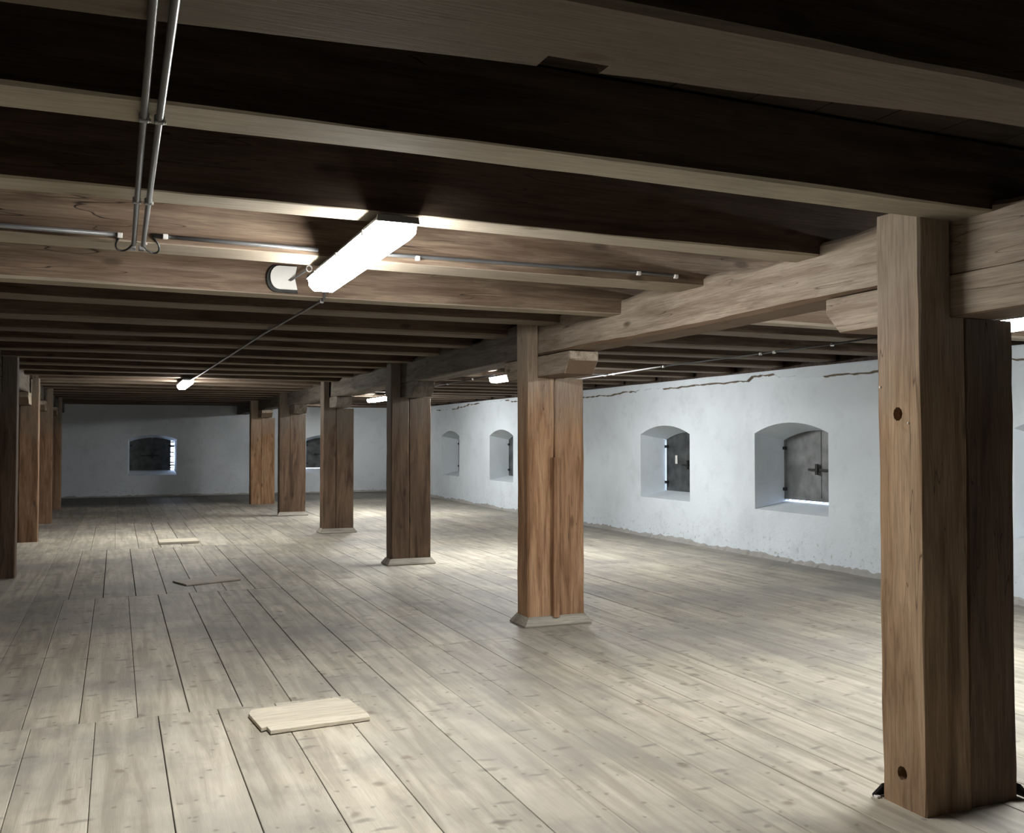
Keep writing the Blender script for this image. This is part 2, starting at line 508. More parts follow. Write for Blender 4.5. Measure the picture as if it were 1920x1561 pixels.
def board_geo(x0, x1, y0, y1, V, F):
    g = rnd.choice((0.0009, 0.0012, 0.0018, 0.0024, 0.0038)); z = rnd.uniform(-0.0012, 0.0012); c = 0.0022
    x0 += g; x1 -= g; y0 += 0.0018; y1 -= 0.0018
    s = len(V)
    tl = rnd.uniform(-0.0008, 0.0008)
    V += [(x0, y0, -0.032), (x1, y0, -0.032), (x1, y1, -0.032), (x0, y1, -0.032),
          (x0, y0, z - c), (x1, y0, z - c), (x1, y1, z - c), (x0, y1, z - c),
          (x0 + c, y0 + c, z + tl), (x1 - c, y0 + c, z - tl), (x1 - c, y1 - c, z - tl), (x0 + c, y1 - c, z + tl)]
    F += [tuple(s + i for i in f) for f in ((0, 1, 5, 4), (1, 2, 6, 5), (2, 3, 7, 6), (3, 0, 4, 7), (4, 5, 9, 8), (5, 6, 10, 9), (6, 7, 11, 10), (7, 4, 8, 11), (8, 9, 10, 11))]
for q in single:
    V, F = [], []
    cx, cyy = (q[0] + q[1]) / 2, (q[2] + q[3]) / 2
    board_geo(q[0] - cx, q[1] - cx, q[2] - cyy, q[3] - cyy, V, F)
    link('floorboard', mesh('floorboard', V, F), M_FLOOR, floor, (cx, cyy, 0))
V, F = [], []
for q in rest: board_geo(*q, V, F)
o = link('floorboards_beyond', mesh('floorboards_beyond', V, F), M_FLOOR, floor); o['kind'] = 'stuff'

# ------------------------------------------------------------------ ceiling deck
ceil = link('ceiling', box_me('ceiling', XL_WALL - .4, XR_WALL + .6, Y_BACK - .4, Y_END + .6, DECK + 0.03, DECK + 0.16), M_SUB)
tag(ceil, kind='structure')
V, F = [], []
x = XL_WALL - .3
while x < XR_WALL + .5:
    w = rnd.uniform(0.24, 0.32); s = len(V)
    for zz in (DECK, DECK + 0.028):
        V += [(x + .003, Y_BACK - .3, zz), (x + w - .003, Y_BACK - .3, zz), (x + w - .003, Y_END + .5, zz), (x + .003, Y_END + .5, zz)]
    F += [tuple(s + i for i in f) for f in ((0, 1, 2, 3), (4, 5, 6, 7), (0, 1, 5, 4), (1, 2, 6, 5), (2, 3, 7, 6), (3, 0, 4, 7))]
    x += w
o = link('deck_planks', mesh('deck_planks', V, F), M_DECK, ceil); o['kind'] = 'stuff'

# ------------------------------------------------------------------ walls
def arc_pts(u0, u1, zs, zc, n=10):
    """segmental arch from (u0, zs) over the crown zc to (u1, zs)"""
    w = (u1 - u0) / 2; s = zc - zs
    r = (w * w + s * s) / (2 * s); cz = zc - r; um = (u0 + u1) / 2
    a = math.asin(w / r)
    return [(um + r * math.sin(-a + 2 * a * i / n), cz + r * math.cos(-a + 2 * a * i / n)) for i in range(n + 1)]

def wall_with_windows(name, P, u_min, u_max, z0, z1, wins, depth, mat):
    """P(u, z, d) -> world; wins: dict(u0,u1,zb,zs,zc and the same with o_ for the outer end)"""
    V, F = [], []
    def add(*pts):
        s = len(V); V.extend(P(*p) for p in pts); F.append(tuple(range(s, s + len(pts))))
    for d, pre in ((0.0, ''), (depth, 'o_')):
        u = u_min
        for w in wins:
            a, b = w[pre + 'u0'], w[pre + 'u1']
            n = max(1, int((a - u) / 0.6))
            for i in range(n):
                add((u + (a - u) * i / n, z0, d), (u + (a - u) * (i + 1) / n, z0, d), (u + (a - u) * (i + 1) / n, z1, d), (u + (a - u) * i / n, z1, d))
            add((a, z0, d), (b, z0, d), (b, w[pre + 'zb'], d), (a, w[pre + 'zb'], d))
            pts = arc_pts(a, b, w[pre + 'zs'], w[pre + 'zc'])
            for (ua, za), (ub, zb) in zip(pts, pts[1:]):
                add((ua, za, d), (ub, zb, d), (ub, z1, d), (ua, z1, d))
            u = b
        add((u, z0, d), (u_max, z0, d), (u_max, z1, d), (u, z1, d))
    for w in wins:      # reveals
        inn = [(w['u0'], w['zb'])] + arc_pts(w['u0'], w['u1'], w['zs'], w['zc']) + [(w['u1'], w['zb'])]
        out = [(w['o_u0'], w['o_zb'])] + arc_pts(w['o_u0'], w['o_u1'], w['o_zs'], w['o_zc']) + [(w['o_u1'], w['o_zb'])]
        rr = random.Random(int(w['u0'] * 100))
        k = len(inn)
        for i in range(k):
            j = (i + 1) % k
            add((*inn[i], 0), (*inn[j], 0), (*out[j], depth), (*out[i], depth))
    for za in (z0, z1):
        add((u_min, za, 0), (u_max, za, 0), (u_max, za, depth), (u_min, za, depth))
    for ua in (u_min, u_max):
        add((ua, z0, 0), (ua, z1, 0), (ua, z1, depth), (ua, z0, depth))
    me = bpy.data.meshes.new(name)
    me.from_pydata(V, [], F)
    bm = bmesh.new(); bm.from_mesh(me)
    bmesh.ops.remove_doubles(bm, verts=bm.verts, dist=1e-5)
    bmesh.ops.recalc_face_normals(bm, faces=bm.faces)
    bm.to_mesh(me); bm.free()
    o = link(name, me, mat)
    return tag(o, kind='structure')

WD = 0.52
def win(u0, u1, zb=0.605, zs=1.575, zc=1.705, s0=0.03, s1=0.03, ozb=0.71, ozs=1.475, ozc=1.595):
    return dict(u0=u0, u1=u1, zb=zb, zs=zs, zc=zc, o_u0=u0 + s0, o_u1=u1 - s1, o_zb=ozb, o_zs=ozs, o_zc=ozc)
RW = [win(4.80, 6.17, 0.60, 1.60, 1.73), win(8.61, 9.97), win(11.46, 12.83), win(15.0, 16.35), win(17.97, 19.30), win(21.29, 22.61)]
wr = wall_with_windows('wall_right', lambda u, z, d: (XR_WALL + d, u, z), Y_BACK - .3, Y_END + .5, -0.1, 2.36, RW, WD, M_WALL)
EW = [win(0.29, 1.49, 0.56, 1.50, 1.61, 0.05, 0.05, 0.69, 1.42, 1.53), win(4.88, 6.08, 0.56, 1.52, 1.63, 0.05, 0.05, 0.69, 1.42, 1.53)]
we = wall_with_windows('wall_end', lambda u, z, d: (u, Y_END + d, z), XL_WALL - .3, XR_WALL, -0.1, DECK, EW, WD, M_WALLD)
wl = link('wall_left', box_me('wall_left', XL_WALL - .3, XL_WALL, Y_BACK - .3, Y_END, -.1, DECK), M_LOWBOUNCE); tag(wl, kind='structure')
wb = link('wall_back', box_me('wall_back', XL_WALL, XR_WALL, Y_BACK - .3, Y_BACK, -.1, DECK), M_LOWBOUNCE); tag(wb, kind='structure')

# ragged plaster ledge and the timber plate on top of the right wall
rr = random.Random(11)
V, F = [], []
y = Y_BACK
prof = []
base = 2.27
while y < Y_END - 0.02:
    prof.append((y, base + rr.uniform(-0.012, 0.012)))
    y += rr.uniform(0.04, 0.14)
    if rr.random() < 0.09: base = rr.choice([2.235, 2.262, 2.28, 2.30, 2.315])
prof.append((Y_END - 0.01, base))
for yy, zz in prof:
    V += [(XR_WALL - 0.001, yy, zz + 0.004), (XR_WALL - 0.034, yy, zz + 0.002), (XR_WALL - 0.026, yy, 2.352 + 0.008 * math.sin(yy * 3)), (XR_WALL + 0.1, yy, 2.362)]
for i in range(len(prof) - 1):
    for k in range(3):
        F.append((i * 4 + k, i * 4 + k + 1, (i + 1) * 4 + k + 1, (i + 1) * 4 + k))
o = link('plaster_ledge', mesh('plaster_ledge', V, F), M_WALL, wr)
# exposed brown mortar in the joint under the ledge
V, F = [], []
for i in range(len(prof) - 1):
    (ya, za), (yb2, zb2) = prof[i], prof[i + 1]
    if math.sin(ya * 1.9) + 0.6 * math.sin(ya * 5.3 + 1) < -0.35: continue
    s0 = len(V); h0, h1 = rr.uniform(0.006, 0.018), rr.uniform(0.006, 0.018)
    V += [(XR_WALL - 0.002, ya, za - h0 - 0.002), (XR_WALL - 0.002, yb2, zb2 - h1 - 0.002), (XR_WALL - 0.036, yb2, zb2 + 0.004), (XR_WALL - 0.036, ya, za + 0.004)]
    F.append((s0, s0 + 1, s0 + 2, s0 + 3))
link('mortar_joint', mesh('mortar_joint', V, F), M_MORT, wr)
plate = link('trim_1', box_me('trim_1', XR_WALL + 0.10, XR_WALL + WD, Y_BACK - .3, Y_END + .5, 2.362, DECK + 0.02), M_DECK); tag(plate, kind='structure')
# blackened timber gap filler between the joists, above the ledge
# baseboard: broken mortar fillet at the foot of the right wall
V, F = [], []
y = Y_BACK + 0.01; k0 = []
while y < Y_END - 0.03:
    k0.append(y); y += rr.uniform(0.03, 0.09)
for yy in k0:
    t = 0.035 + 0.03 * abs(math.sin(yy * 1.7)) + rr.uniform(-0.015, 0.02)
    dpt = 0.03 + rr.uniform(-0.012, 0.02)
    V += [(XR_WALL - 0.002, yy, max(0.02, t)), (XR_WALL - dpt * 0.55, yy, max(0.015, t * 0.75)), (XR_WALL - dpt, yy, 0.008), (XR_WALL - dpt - 0.006, yy, 0.001)]
for i in range(len(k0) - 1):
    for k in range(3):
        F.append((i * 4 + k, i * 4 + k + 1, (i + 1) * 4 + k + 1, (i + 1) * 4 + k))
o = link('baseboard_right', mesh('baseboard_right', V, F), M_RUB); tag(o, kind='structure')
V, F = [], []
x = XL_WALL + 0.02; k0 = []
while x < XR_WALL - 0.05:
    k0.append(x); x += rr.uniform(0.05, 0.15)
for xx in k0:
    t = 0.04 + rr.uniform(-0.015, 0.02)
    V += [(xx, Y_END - 0.002, t), (xx, Y_END - 0.02, t * 0.7), (xx, Y_END - 0.04, 0.004)]
for i in range(len(k0) - 1):
    for k in range(2):
        F.append((i * 3 + k, i * 3 + k + 1, (i + 1) * 3 + k + 1, (i + 1) * 3 + k))
o = link('baseboard_end', mesh('baseboard_end', V, F), M_RUB); tag(o, kind='structure')

# ------------------------------------------------------------------ windows: two iron shutter leaves in each embrasure
def shutters(idx, P, w, gap_l=-0.004, gap_r=-0.004, gap_b=-0.004, bars=False, mat=None, latch=True, bottom_bar=False, inv=False):
    """P(u, z, d) world; leaf plane at d = WD-0.06"""
    root = empty('window_%d' % idx)
    tag(root, kind='structure')
    mat = mat or M_IRON
    t = (WD - 0.05) / WD
    u0 = w['u0'] + (w['o_u0'] - w['u0']) * t; u1 = w['u1'] + (w['o_u1'] - w['u1']) * t
    zb = w['zb'] + (w['o_zb'] - w['zb']) * t + gap_b; zs = w['zs'] + (w['o_zs'] - w['zs']) * t; zc = w['zc'] + (w['o_zc'] - w['zc']) * t
    um = (u0 + u1) / 2
    arc = arc_pts(u0 - 0.004, u1 + 0.004, zs + 0.004, zc + 0.004, 16)
    def leaf(ua, ub):
        pts = [(ua, zb)]
        top = [p for p in arc if ua <= p[0] <= ub]
        def zat(u):
            for p, q in zip(arc, arc[1:]):
                if p[0] <= u <= q[0]: return p[1] + (q[1] - p[1]) * (u - p[0]) / (q[0] - p[0])
            return zs
        pts += [(ua, zat(ua))] + [p for p in top if ua + 1e-4 < p[0] < ub - 1e-4] + [(ub, zat(ub)), (ub, zb)]
        n = len(pts); V = [P(u, z, WD - 0.065) for u, z in pts] + [P(u, z, WD - 0.05) for u, z in pts]
        F = [tuple(range(n)), tuple(range(n, 2 * n))] + [(i, (i + 1) % n, n + (i + 1) % n, n + i) for i in range(n)]
        lf = link('shutter_leaf', mesh('shutter_leaf', V, F), mat, root)
        # raised iron rim round the leaf
        ins = []
        cu = sum(p[0] for p in pts) / n; cz = sum(p[1] for p in pts) / n
        for u, z in pts: ins.append((cu + (u - cu) * 0.88, cz + (z - cz) * 0.93))
        V = [P(u, z, WD - 0.073) for u, z in pts] + [P(u, z, WD - 0.073) for u, z in ins] + [P(u, z, WD - 0.064) for u, z in pts] + [P(u, z, WD - 0.064) for u, z in ins]
        F = []
        for i in range(n):
            j = (i + 1) % n
            F += [(i, j, n + j, n + i), (i, j, 2 * n + j, 2 * n + i), (n + i, n + j, 3 * n + j, 3 * n + i)]
        link('shutter_rim', mesh('shutter_rim', V, F), mat, lf)
        return lf
    a = leaf(u0 + gap_l, um - 0.002); b = leaf(um + 0.002, u1 - gap_r)
    zm = zb + (zs - zb) * 0.52
    def boxP(name, ua, ub, za, zz, da, db, mt, par):
        V = [P(u, z, d) for d in (da, db) for u, z in ((ua, za), (ub, za), (ub, zz), (ua, zz))]
        F = [(0, 1, 2, 3), (4, 5, 6, 7), (0, 1, 5, 4), (1, 2, 6, 5), (2, 3, 7, 6), (3, 0, 4, 7)]
        return link(name, mesh(name, V, F), mt, par)
    boxP('seam_strip', um - 0.018, um + 0.018, zb + 0.004, zc - 0.004, WD - 0.074, WD - 0.0655, mat, root)
    if latch:
        boxP('latch_bar', um - 0.30, um + 0.17, zm - 0.014, zm + 0.014, WD - 0.098, WD - 0.075, M_BLACK, root)
        boxP('latch_handle', um - 0.022, um + 0.022, zm - 0.06, zm + 0.075, WD - 0.115, WD - 0.099, M_BLACK, root)
    for ue, s, g in ((u0, 1, gap_l), (u1, -1, gap_r)):
        for zh in (zb + 0.13, zs - 0.10):
            ua, ub = sorted((ue + s * 0.002, ue + s * (0.06 + g)))
            boxP('hinge', ua, ub, zh - 0.02, zh + 0.02, WD - 0.10, WD - 0.074, M_BLACK, root)
    if bars:
        uu = (u1 - gap_r / 2) if gap_r > gap_l else (u0 + gap_l / 2)
        for zz in bars:
            boxP('grille_bar', u0 + 0.003, u1 - 0.003, zz - 0.016, zz + 0.016, WD - 0.035, WD - 0.015, M_BLACK, root)
    if bottom_bar:
        boxP('sill_bar', u0 + 0.003, u1 - 0.003, zb - gap_b + 0.012, zb - gap_b + 0.02, WD - 0.06, WD - 0.045, M_BLACK, root)
    return root
PR = lambda u, z, d: (XR_WALL + d, u, z)
PE = lambda u, z, d: (u, Y_END + d, z)
shutters(1, PR, RW[0], mat=M_IRON2, gap_b=0.012)
shutters(2, PR, RW[1], mat=M_IRON2, gap_b=0.024, bottom_bar=True)
shutters(3, PR, RW[2], gap_r=0.014)
shutters(4, PR, RW[3])
shutters(5, PR, RW[4])
shutters(6, PR, RW[5])
shutters(7, PE, EW[0], gap_r=0.085, bars=(0.74, 0.88, 1.04, 1.15, 1.3, 1.42))
shutters(8, PE, EW[1], gap_l=0.035, gap_b=0.012)
# small paper label on the shutter of window_3
pl = bpy.data.objects['window_3']
link('paper_note', box_me('paper_note', XR_WALL + WD - 0.078, XR_WALL + WD - 0.074, 12.47, 12.53, 1.12, 1.25), M_WHITE, pl)

# ------------------------------------------------------------------ longitudinal beams
def beam(x0, y0, x1, y1, w, zb, zt, seed, label, group=None, wavy=True):
    L = math.hypot(x1 - x0, y1 - y0)
    r2 = random.Random(seed)
    ph = r2.uniform(0, 6)
    def zo(x, sy, sz):
        if sz == 0: return (0, 0.006 * math.sin(x * 1.9 + ph))
        if sy == 1:      # the left upper arris (faces the middle aisle) is waney
            return (-0.012 * abs(math.sin(x * 1.6 + ph)), 0.028 * math.sin(x * 3.2 + ph) + 0.01 * math.sin(x * 9 + ph))
        return (0, 0.015 * math.sin(x * 2.6 + ph))
    me = timber('support_beam', L, w, zt - zb, seed, 0.12, 0.003, (0.006, 0.016), 0.0, zo if wavy else None)
    ang = math.atan2(y1 - y0, x1 - x0)
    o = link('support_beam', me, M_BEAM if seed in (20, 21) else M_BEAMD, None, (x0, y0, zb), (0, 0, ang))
    return tag(o, label, 'beam', group)
BX = 3.139 + 0.13
posts_y = [2.83, 6.92, 10.9, 15.0, 18.73, 22.36]
seg_lbl = ['heavy pale timber beam running from the nearest post out of the right edge of the picture',
           'heavy pale knotty timber beam spanning from the nearest post to the second post',
           'dim grey beam between the second and third posts of the right row',
           'dim cracked beam between the third and fourth posts of the right row',
           'dark beam between the fourth and fifth posts of the right row',
           'dark beam between the fifth and sixth posts of the right row',
           'dark beam from the sixth right post to the end wall']
ys = [Y_BACK + 0.02, 2.94, 7.03, 11.0, 15.13, 18.85, 22.47, Y_END - 0.01]
xs = [BX, BX, BX, BX, BX + 0.02, BX - 0.05, BX - 0.1, BX - 0.13]
for i in range(7):
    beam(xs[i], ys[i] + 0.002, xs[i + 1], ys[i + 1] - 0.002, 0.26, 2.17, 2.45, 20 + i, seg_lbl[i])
lx = [-1.27, -1.27, -1.27, -1.27, -1.30, -1.32, -1.34, -1.34]
for i in range(7):
    beam(lx[i], ys[i] + 0.002, lx[i + 1], ys[i + 1] - 0.002, 0.26, 2.17, 2.45, 40 + i,
         'dark beam carried by the left row of posts at the left edge', 'beams over the left row of posts')

# ------------------------------------------------------------------ posts
def member(name, x0, x1, y0, y1, z1, seed, parent, mat=M_POST, notch=None, holes=None, ch=(0.005, 0.013)):
    """upright timber; notch=(x_from, z_from) cuts the side above z_from away for the beam"""
    L = z1
    w = y1 - y0; h = x1 - x0
    me = timber(name, L, w, h, seed, 0.14, 0.0022, ch, 0.002)
    # local X -> Z ; local Y -> Y ; local Z -> -X
    o = link(name, me, mat, parent, (x1, (y0 + y1) / 2, 0.0), UP)
    if notch or holes:
        cut = bmesh.new()
        def addbox(c0, c1):
            r = bmesh.ops.create_cube(cut, size=1)
            for v in r['verts']:
                v.co = Vector([(c0[i] + c1[i]) / 2 + v.co[i] * (c1[i] - c0[i]) for i in range(3)])
        def addcyl(lx_, ly_, depth, r0):
            r = bmesh.ops.create_cone(cut, cap_ends=True, segments=10, radius1=r0, radius2=r0 * 0.92, depth=depth * 2)
            for v in r['verts']:
                v.co = Vector((lx_ + v.co.x * 1.15, ly_ + v.co.y, h + v.co.z))
        if notch:
            if notch[2] > 0:    # part to be removed on the +X (world) side = low local Z
                addbox((notch[1], -w, -0.1), (L + 0.2, w, x1 - notch[0]))
            else:
                addbox((notch[1], -w, x1 - notch[0]), (L + 0.2, w, h + 0.1))
        for q in holes or []:
            addcyl(*q)
        cm = bpy.data.meshes.new('cut'); cut.to_mesh(cm); cut.free()
        co = bpy.data.objects.new('cut', cm); C.objects.link(co)
        co.parent = o.parent
        co.location = o.location; co.rotation_euler = o.rotation_euler
        md = o.modifiers.new('b', 'BOOLEAN'); md.object = co; md.operation = 'DIFFERENCE'; md.solver = 'EXACT'
        bpy.context.view_layer.update()
        dg = bpy.context.evaluated_depsgraph_get()
        nm = bpy.data.meshes.new_from_object(o.evaluated_get(dg))
        nm.name = name
        o.modifiers.clear(); o.data = nm
        bpy.data.objects.remove(co)
    return o

def skirting(parent, x0, x1, y0, y1, sides, out=0.045, h=0.066, mat=None):
    """flared boards leaning against the foot of the post"""
    t = 0.012
    mat = mat or M_TRIM
    def bd(p0, p1, n):
        # p0,p1 foot line corners on the post; n outward
        (ax, ay), (bx, by) = p0, p1
        nx, ny = n; dx, dy = (bx - ax), (by - ay); l = math.hypot(dx, dy); dx /= l; dy /= l
        e = out
        inner = [(ax + nx * 0.003, ay + ny * 0.003, h), (bx + nx * 0.003, by + ny * 0.003, h)]
        outer = [(ax + nx * e - dx * e, ay + ny * e - dy * e, 0.003), (bx + nx * e + dx * e, by + ny * e + dy * e, 0.003)]
        V = inner + outer[::-1] + [(v[0] + nx * 0.003, v[1] + ny * 0.003, v[2] + t) for v in inner] + [(v[0] + nx * t * .4, v[1] + ny * t * .4, v[2] + t * .9) for v in outer[::-1]]
        F = [(0, 1, 2, 3), (4, 5, 6, 7), (0, 1, 5, 4), (1, 2, 6, 5), (2, 3, 7, 6), (3, 0, 4, 7)]
        link('skirting_board', mesh('skirting_board', V, F), mat, parent)
    if 'f' in sides: bd((x0, y0), (x1, y0), (0, -1))
    if 'b' in sides: bd((x1, y1), (x0, y1), (0, 1))
    if 'l' in sides: bd((x0, y1), (x0, y0), (-1, 0))
    if 'r' in sides: bd((x1, y0), (x1, y1), (1, 0))

def corbel(parent, x0, x1, y0, y1, zb, zt, seed, chn=0.09, chf=0.09, up=0.6, mat=None):
    """short bolster over the post, chamfered below at both ends"""
    h = zt - zb
    prof = [(y0 + chn, zb), (y1 - chf, zb), (y1, zb + h * up), (y1, zt), (y0, zt), (y0, zb + h * up)]
    me = prism_me('corbel', prof, 'x', x0, x1)
    bm = bmesh.new(); bm.from_mesh(me)
    bmesh.ops.bevel(bm, geom=bm.edges[:], offset=0.006, segments=1, affect='EDGES')
    bmesh.ops.subdivide_edges(bm, edges=[e for e in bm.edges if e.calc_length() > 0.2], cuts=1)
    r3 = random.Random(seed)
    for v in bm.verts: v.co += Vector((r3.uniform(-.0025, .0025), r3.uniform(-.004, .004), r3.uniform(-.0025, .0025) * (0 if v.co.z > zt - .001 or v.co.z < zb + .001 else 1)))
    # turn so that grain (local X) runs along world Y
    bmesh.ops.transform(bm, matrix=Matrix.Rotation(-math.pi / 2, 4, 'Z'), verts=bm.verts)
    bm.to_mesh(me); bm.free()
    return link('corbel', me, M_BEAMD if mat is M_POSTD else M_BEAM, parent, (0, 0, 0), (0, 0, math.pi / 2))

def post(x0, xj, x1, y0, y1, seed, label, side=1, corb=(0.55, 0.5), skirt='', batten=None, holes=None, group=None, mat=M_POST, ztop=2.455, ch=(0.005, 0.013)):
    """side=1: tall member on the left of the beam; -1: mirrored"""
    root = empty('timber_post', ((x0 + x1) / 2, (y0 + y1) / 2, 0))
    root.location = (0, 0, 0)
    base = Vector(((x0 + x1) / 2, (y0 + y1) / 2, 0))
    tag(root, label, 'post', group)
    if side == 1:
        nx = 3.139
        if x0 < 2.95 and y0 > 17: nx = x0 + 0.17
        tall = member('tall_member', x0, xj - 0.004, y0, y1, ztop, seed, root, mat, (nx - 0.004, 1.996, 1), holes, ch)
        short = member('bearing_member', xj, x1, y0 + 0.004, y1 - 0.003, 1.995, seed + 1, root, M_POSTD if mat is M_POST1 else mat, None, None, ch)  # nearest post: this member is darkened to paint shade on its front
        cx0, cx1 = nx, nx + 0.245
    else:
        nx = -1.14
        tall = member('tall_member', xj + 0.004, x1, y0, y1, ztop, seed, root, mat, (nx + 0.004, 1.996, -1), holes, ch)
        short = member('bearing_member', x0, xj, y0 + 0.004, y1 - 0.003, 1.995, seed + 1, root, mat, None, None, ch)
        cx0, cx1 = nx - 0.245, nx
    corbel(root, cx0, cx1, y0 - corb[0], y1 + corb[1], 1.998, 2.168, seed, mat=mat)
    if skirt: skirting(root, x0, x1, y0, y1, skirt)
    if batten:
        zt_, bx = batten
        me = timber('batten', zt_ - 0.066, 0.03, 0.05, seed + 5, 0.12, 0.0015, (0.002, 0.005), 0.0)
        link('batten', me, mat, root, (bx + 0.025, y0 - 0.018, 0.066), UP)
    # put the origin of the thing at its foot
    root.location = base
    for ch_ in root.children: ch_.location -= base
    return root

p1 = post(2.97, 3.217, 3.484, 2.83, 3.062, 1, 'nearest timber post, at the right edge, lit left side and black front',
          holes=[(1.605, 0.005, 0.05, 0.026), (0.14, 0.008, 0.06, 0.027)], skirt='', ch=(0.003, 0.009), ztop=2.44, mat=M_POST1)
skirting(p1, 2.97 - 3.227, 3.484 - 3.227, -0.116, 0.116, 'br', 0.028, 0.05, M_CABLE)
link('white_tip', box_me('white_tip', -0.285, -0.263, 0.119, 0.142, 0.002, 0.012, 0.002), M_WHITE, p1)
p1.rotation_euler = (0, -0.0055, 0)
for (yy, zz, s) in ((2.895, 1.567, 0.0035), (3.045, 1.72, 0.004)):
    link('white_nail', box_me('white_nail', -0.2625, -0.2595, yy - 2.946 - s, yy - 2.946 + s, zz - s, zz + s, 0.001), M_WHITE, p1)
post(3.049, 3.29, 3.552, 6.92, 7.14, 3, 'second timber post, brownish orange, with a narrow batten over its joint', skirt='fblr', batten=(1.353, 3.288), corb=(0.57, 0.5))
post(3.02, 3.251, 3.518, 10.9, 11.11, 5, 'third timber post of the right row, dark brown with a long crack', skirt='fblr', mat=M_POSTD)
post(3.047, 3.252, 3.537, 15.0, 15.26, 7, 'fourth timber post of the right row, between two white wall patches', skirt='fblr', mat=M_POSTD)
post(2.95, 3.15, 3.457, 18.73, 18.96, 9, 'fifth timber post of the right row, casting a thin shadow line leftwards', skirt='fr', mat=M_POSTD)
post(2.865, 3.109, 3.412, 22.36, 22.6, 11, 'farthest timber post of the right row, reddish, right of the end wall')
post(-1.50, -1.24, -0.995, 2.83, 3.06, 13, 'timber post of the left row outside the picture beside the camera', side=-1)
post(-1.51, -1.24, -0.995, 6.92, 7.14, 15, 'timber post of the left row just outside the left edge', side=-1)
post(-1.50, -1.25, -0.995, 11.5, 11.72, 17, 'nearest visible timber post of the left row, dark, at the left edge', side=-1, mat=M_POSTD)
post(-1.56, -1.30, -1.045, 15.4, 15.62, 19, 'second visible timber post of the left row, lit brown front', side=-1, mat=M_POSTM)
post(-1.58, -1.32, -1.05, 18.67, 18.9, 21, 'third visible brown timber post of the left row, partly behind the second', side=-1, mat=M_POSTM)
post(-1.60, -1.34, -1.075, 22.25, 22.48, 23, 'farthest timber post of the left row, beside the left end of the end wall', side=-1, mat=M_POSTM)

# ------------------------------------------------------------------ ceiling joists
jy = [(-2.2, .19), (-1.24, .19), (-0.26, .19), (0.71, .19), (1.69, .215), (2.65, .19), (3.62, .19), (4.60, .25), (5.58, .17), (6.52, .26), (7.58, .27),
      (8.52, .22), (9.45, .22), (10.45, .22), (11.42, .22), (12.45, .22), (13.42, .22), (14.42, .22), (15.40, .22), (16.37, .22), (17.35, .22),
      (18.32, .22), (19.30, .22), (20.27, .22), (21.25, .22), (22.22, .22), (23.2, .22), (24.2, .22), (25.2, .22), (26.1, .2)]
jl = {4: 'nearest visible ceiling joist, broad and brown, across the top of the picture',
      5: 'ceiling joist with a long pale underside meeting the top of the nearest post',
      6: 'ceiling joist holding up the near end of the long lamp, brightly lit beneath',
      7: 'cracked ceiling joist above the long lamp with conduit along its face',
      8: 'ceiling joist with a reddish brown face just beyond the long lamp',
      9: 'ceiling joist just in front of the second post, first dim one beyond the long lamp',
      10: 'ceiling joist just beyond the second post'}
ordn = ['', 'first', 'second', 'third', 'fourth', 'fifth', 'sixth', 'seventh', 'eighth', 'ninth', 'tenth', 'eleventh', 'twelfth', 'thirteenth', 'fourteenth', 'fifteenth', 'sixteenth', 'seventeenth', 'eighteenth', 'nineteenth', 'twentieth', 'twenty-first']
for i, (y0, w) in enumerate(jy):
    L = XR_WALL - XL_WALL + 0.06
    zb = JZ
    hh = JH - 0.004
    if i == 8: zb = 2.345; hh = DECK - zb - 0.004
    w_ = w
    def zo(x, sy, sz, i=i):
        if i == 4 and sy == 1:      # tapering log: wider and waney to the left
            X = x + XL_WALL
            return (max(0.0, (2.3 - X) * 0.105) if X > -1.5 else 0.38, 0.0)
        return (0.0, 0.004 * math.sin(x * 1.3 + i) if sz == 0 else 0.0)
    me = timber('ceiling_joist', L, w_, hh, 100 + i, 0.25, 0.0025, (0.006, 0.014), 0.003, zo)
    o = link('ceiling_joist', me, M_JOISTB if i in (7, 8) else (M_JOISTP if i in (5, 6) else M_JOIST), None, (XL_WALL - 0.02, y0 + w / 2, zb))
    if i == 4:
        cb = bmesh.new(); bmesh.ops.create_cube(cb, size=1)
        for v in cb.verts: v.co = Vector((1.0 + v.co.x * 0.16, 2.04 + v.co.y * 0.14, JZ + v.co.z * 0.09))
        cm = bpy.data.meshes.new('cut'); cb.to_mesh(cm); cb.free()
        co = bpy.data.objects.new('cut', cm); C.objects.link(co)
        md = o.modifiers.new('b', 'BOOLEAN'); md.object = co; md.operation = 'DIFFERENCE'; md.solver = 'EXACT'
        bpy.context.view_layer.update()
        nm = bpy.data.meshes.new_from_object(o.evaluated_get(bpy.context.evaluated_depsgraph_get()))
        o.modifiers.clear(); o.data = nm; nm.name = 'ceiling_joist'
        bpy.data.objects.remove(co)
    if i < 4:
        tag(o, 'ceiling joist overhead behind the picture', 'joist', 'ceiling joists behind the camera')
    elif i in jl:
        tag(o, jl[i], 'joist', 'ceiling joists in view')
    elif i <= 17:
        tag(o, '%s dark ceiling joist counted from the camera, thin pale underside' % ordn[i - 3], 'joist', 'ceiling joists in view')
    elif i == 18:
        tag(o, 'ceiling joist lit by the small far lamp of the middle aisle', 'joist', 'ceiling joists in view')
    else:
        tag(o, '%s thin dark ceiling joist beyond the small far lamp' % ordn[i - 18] if i < 29 else 'last ceiling joist, tight against the end wall', 'joist', 'far ceiling joists')

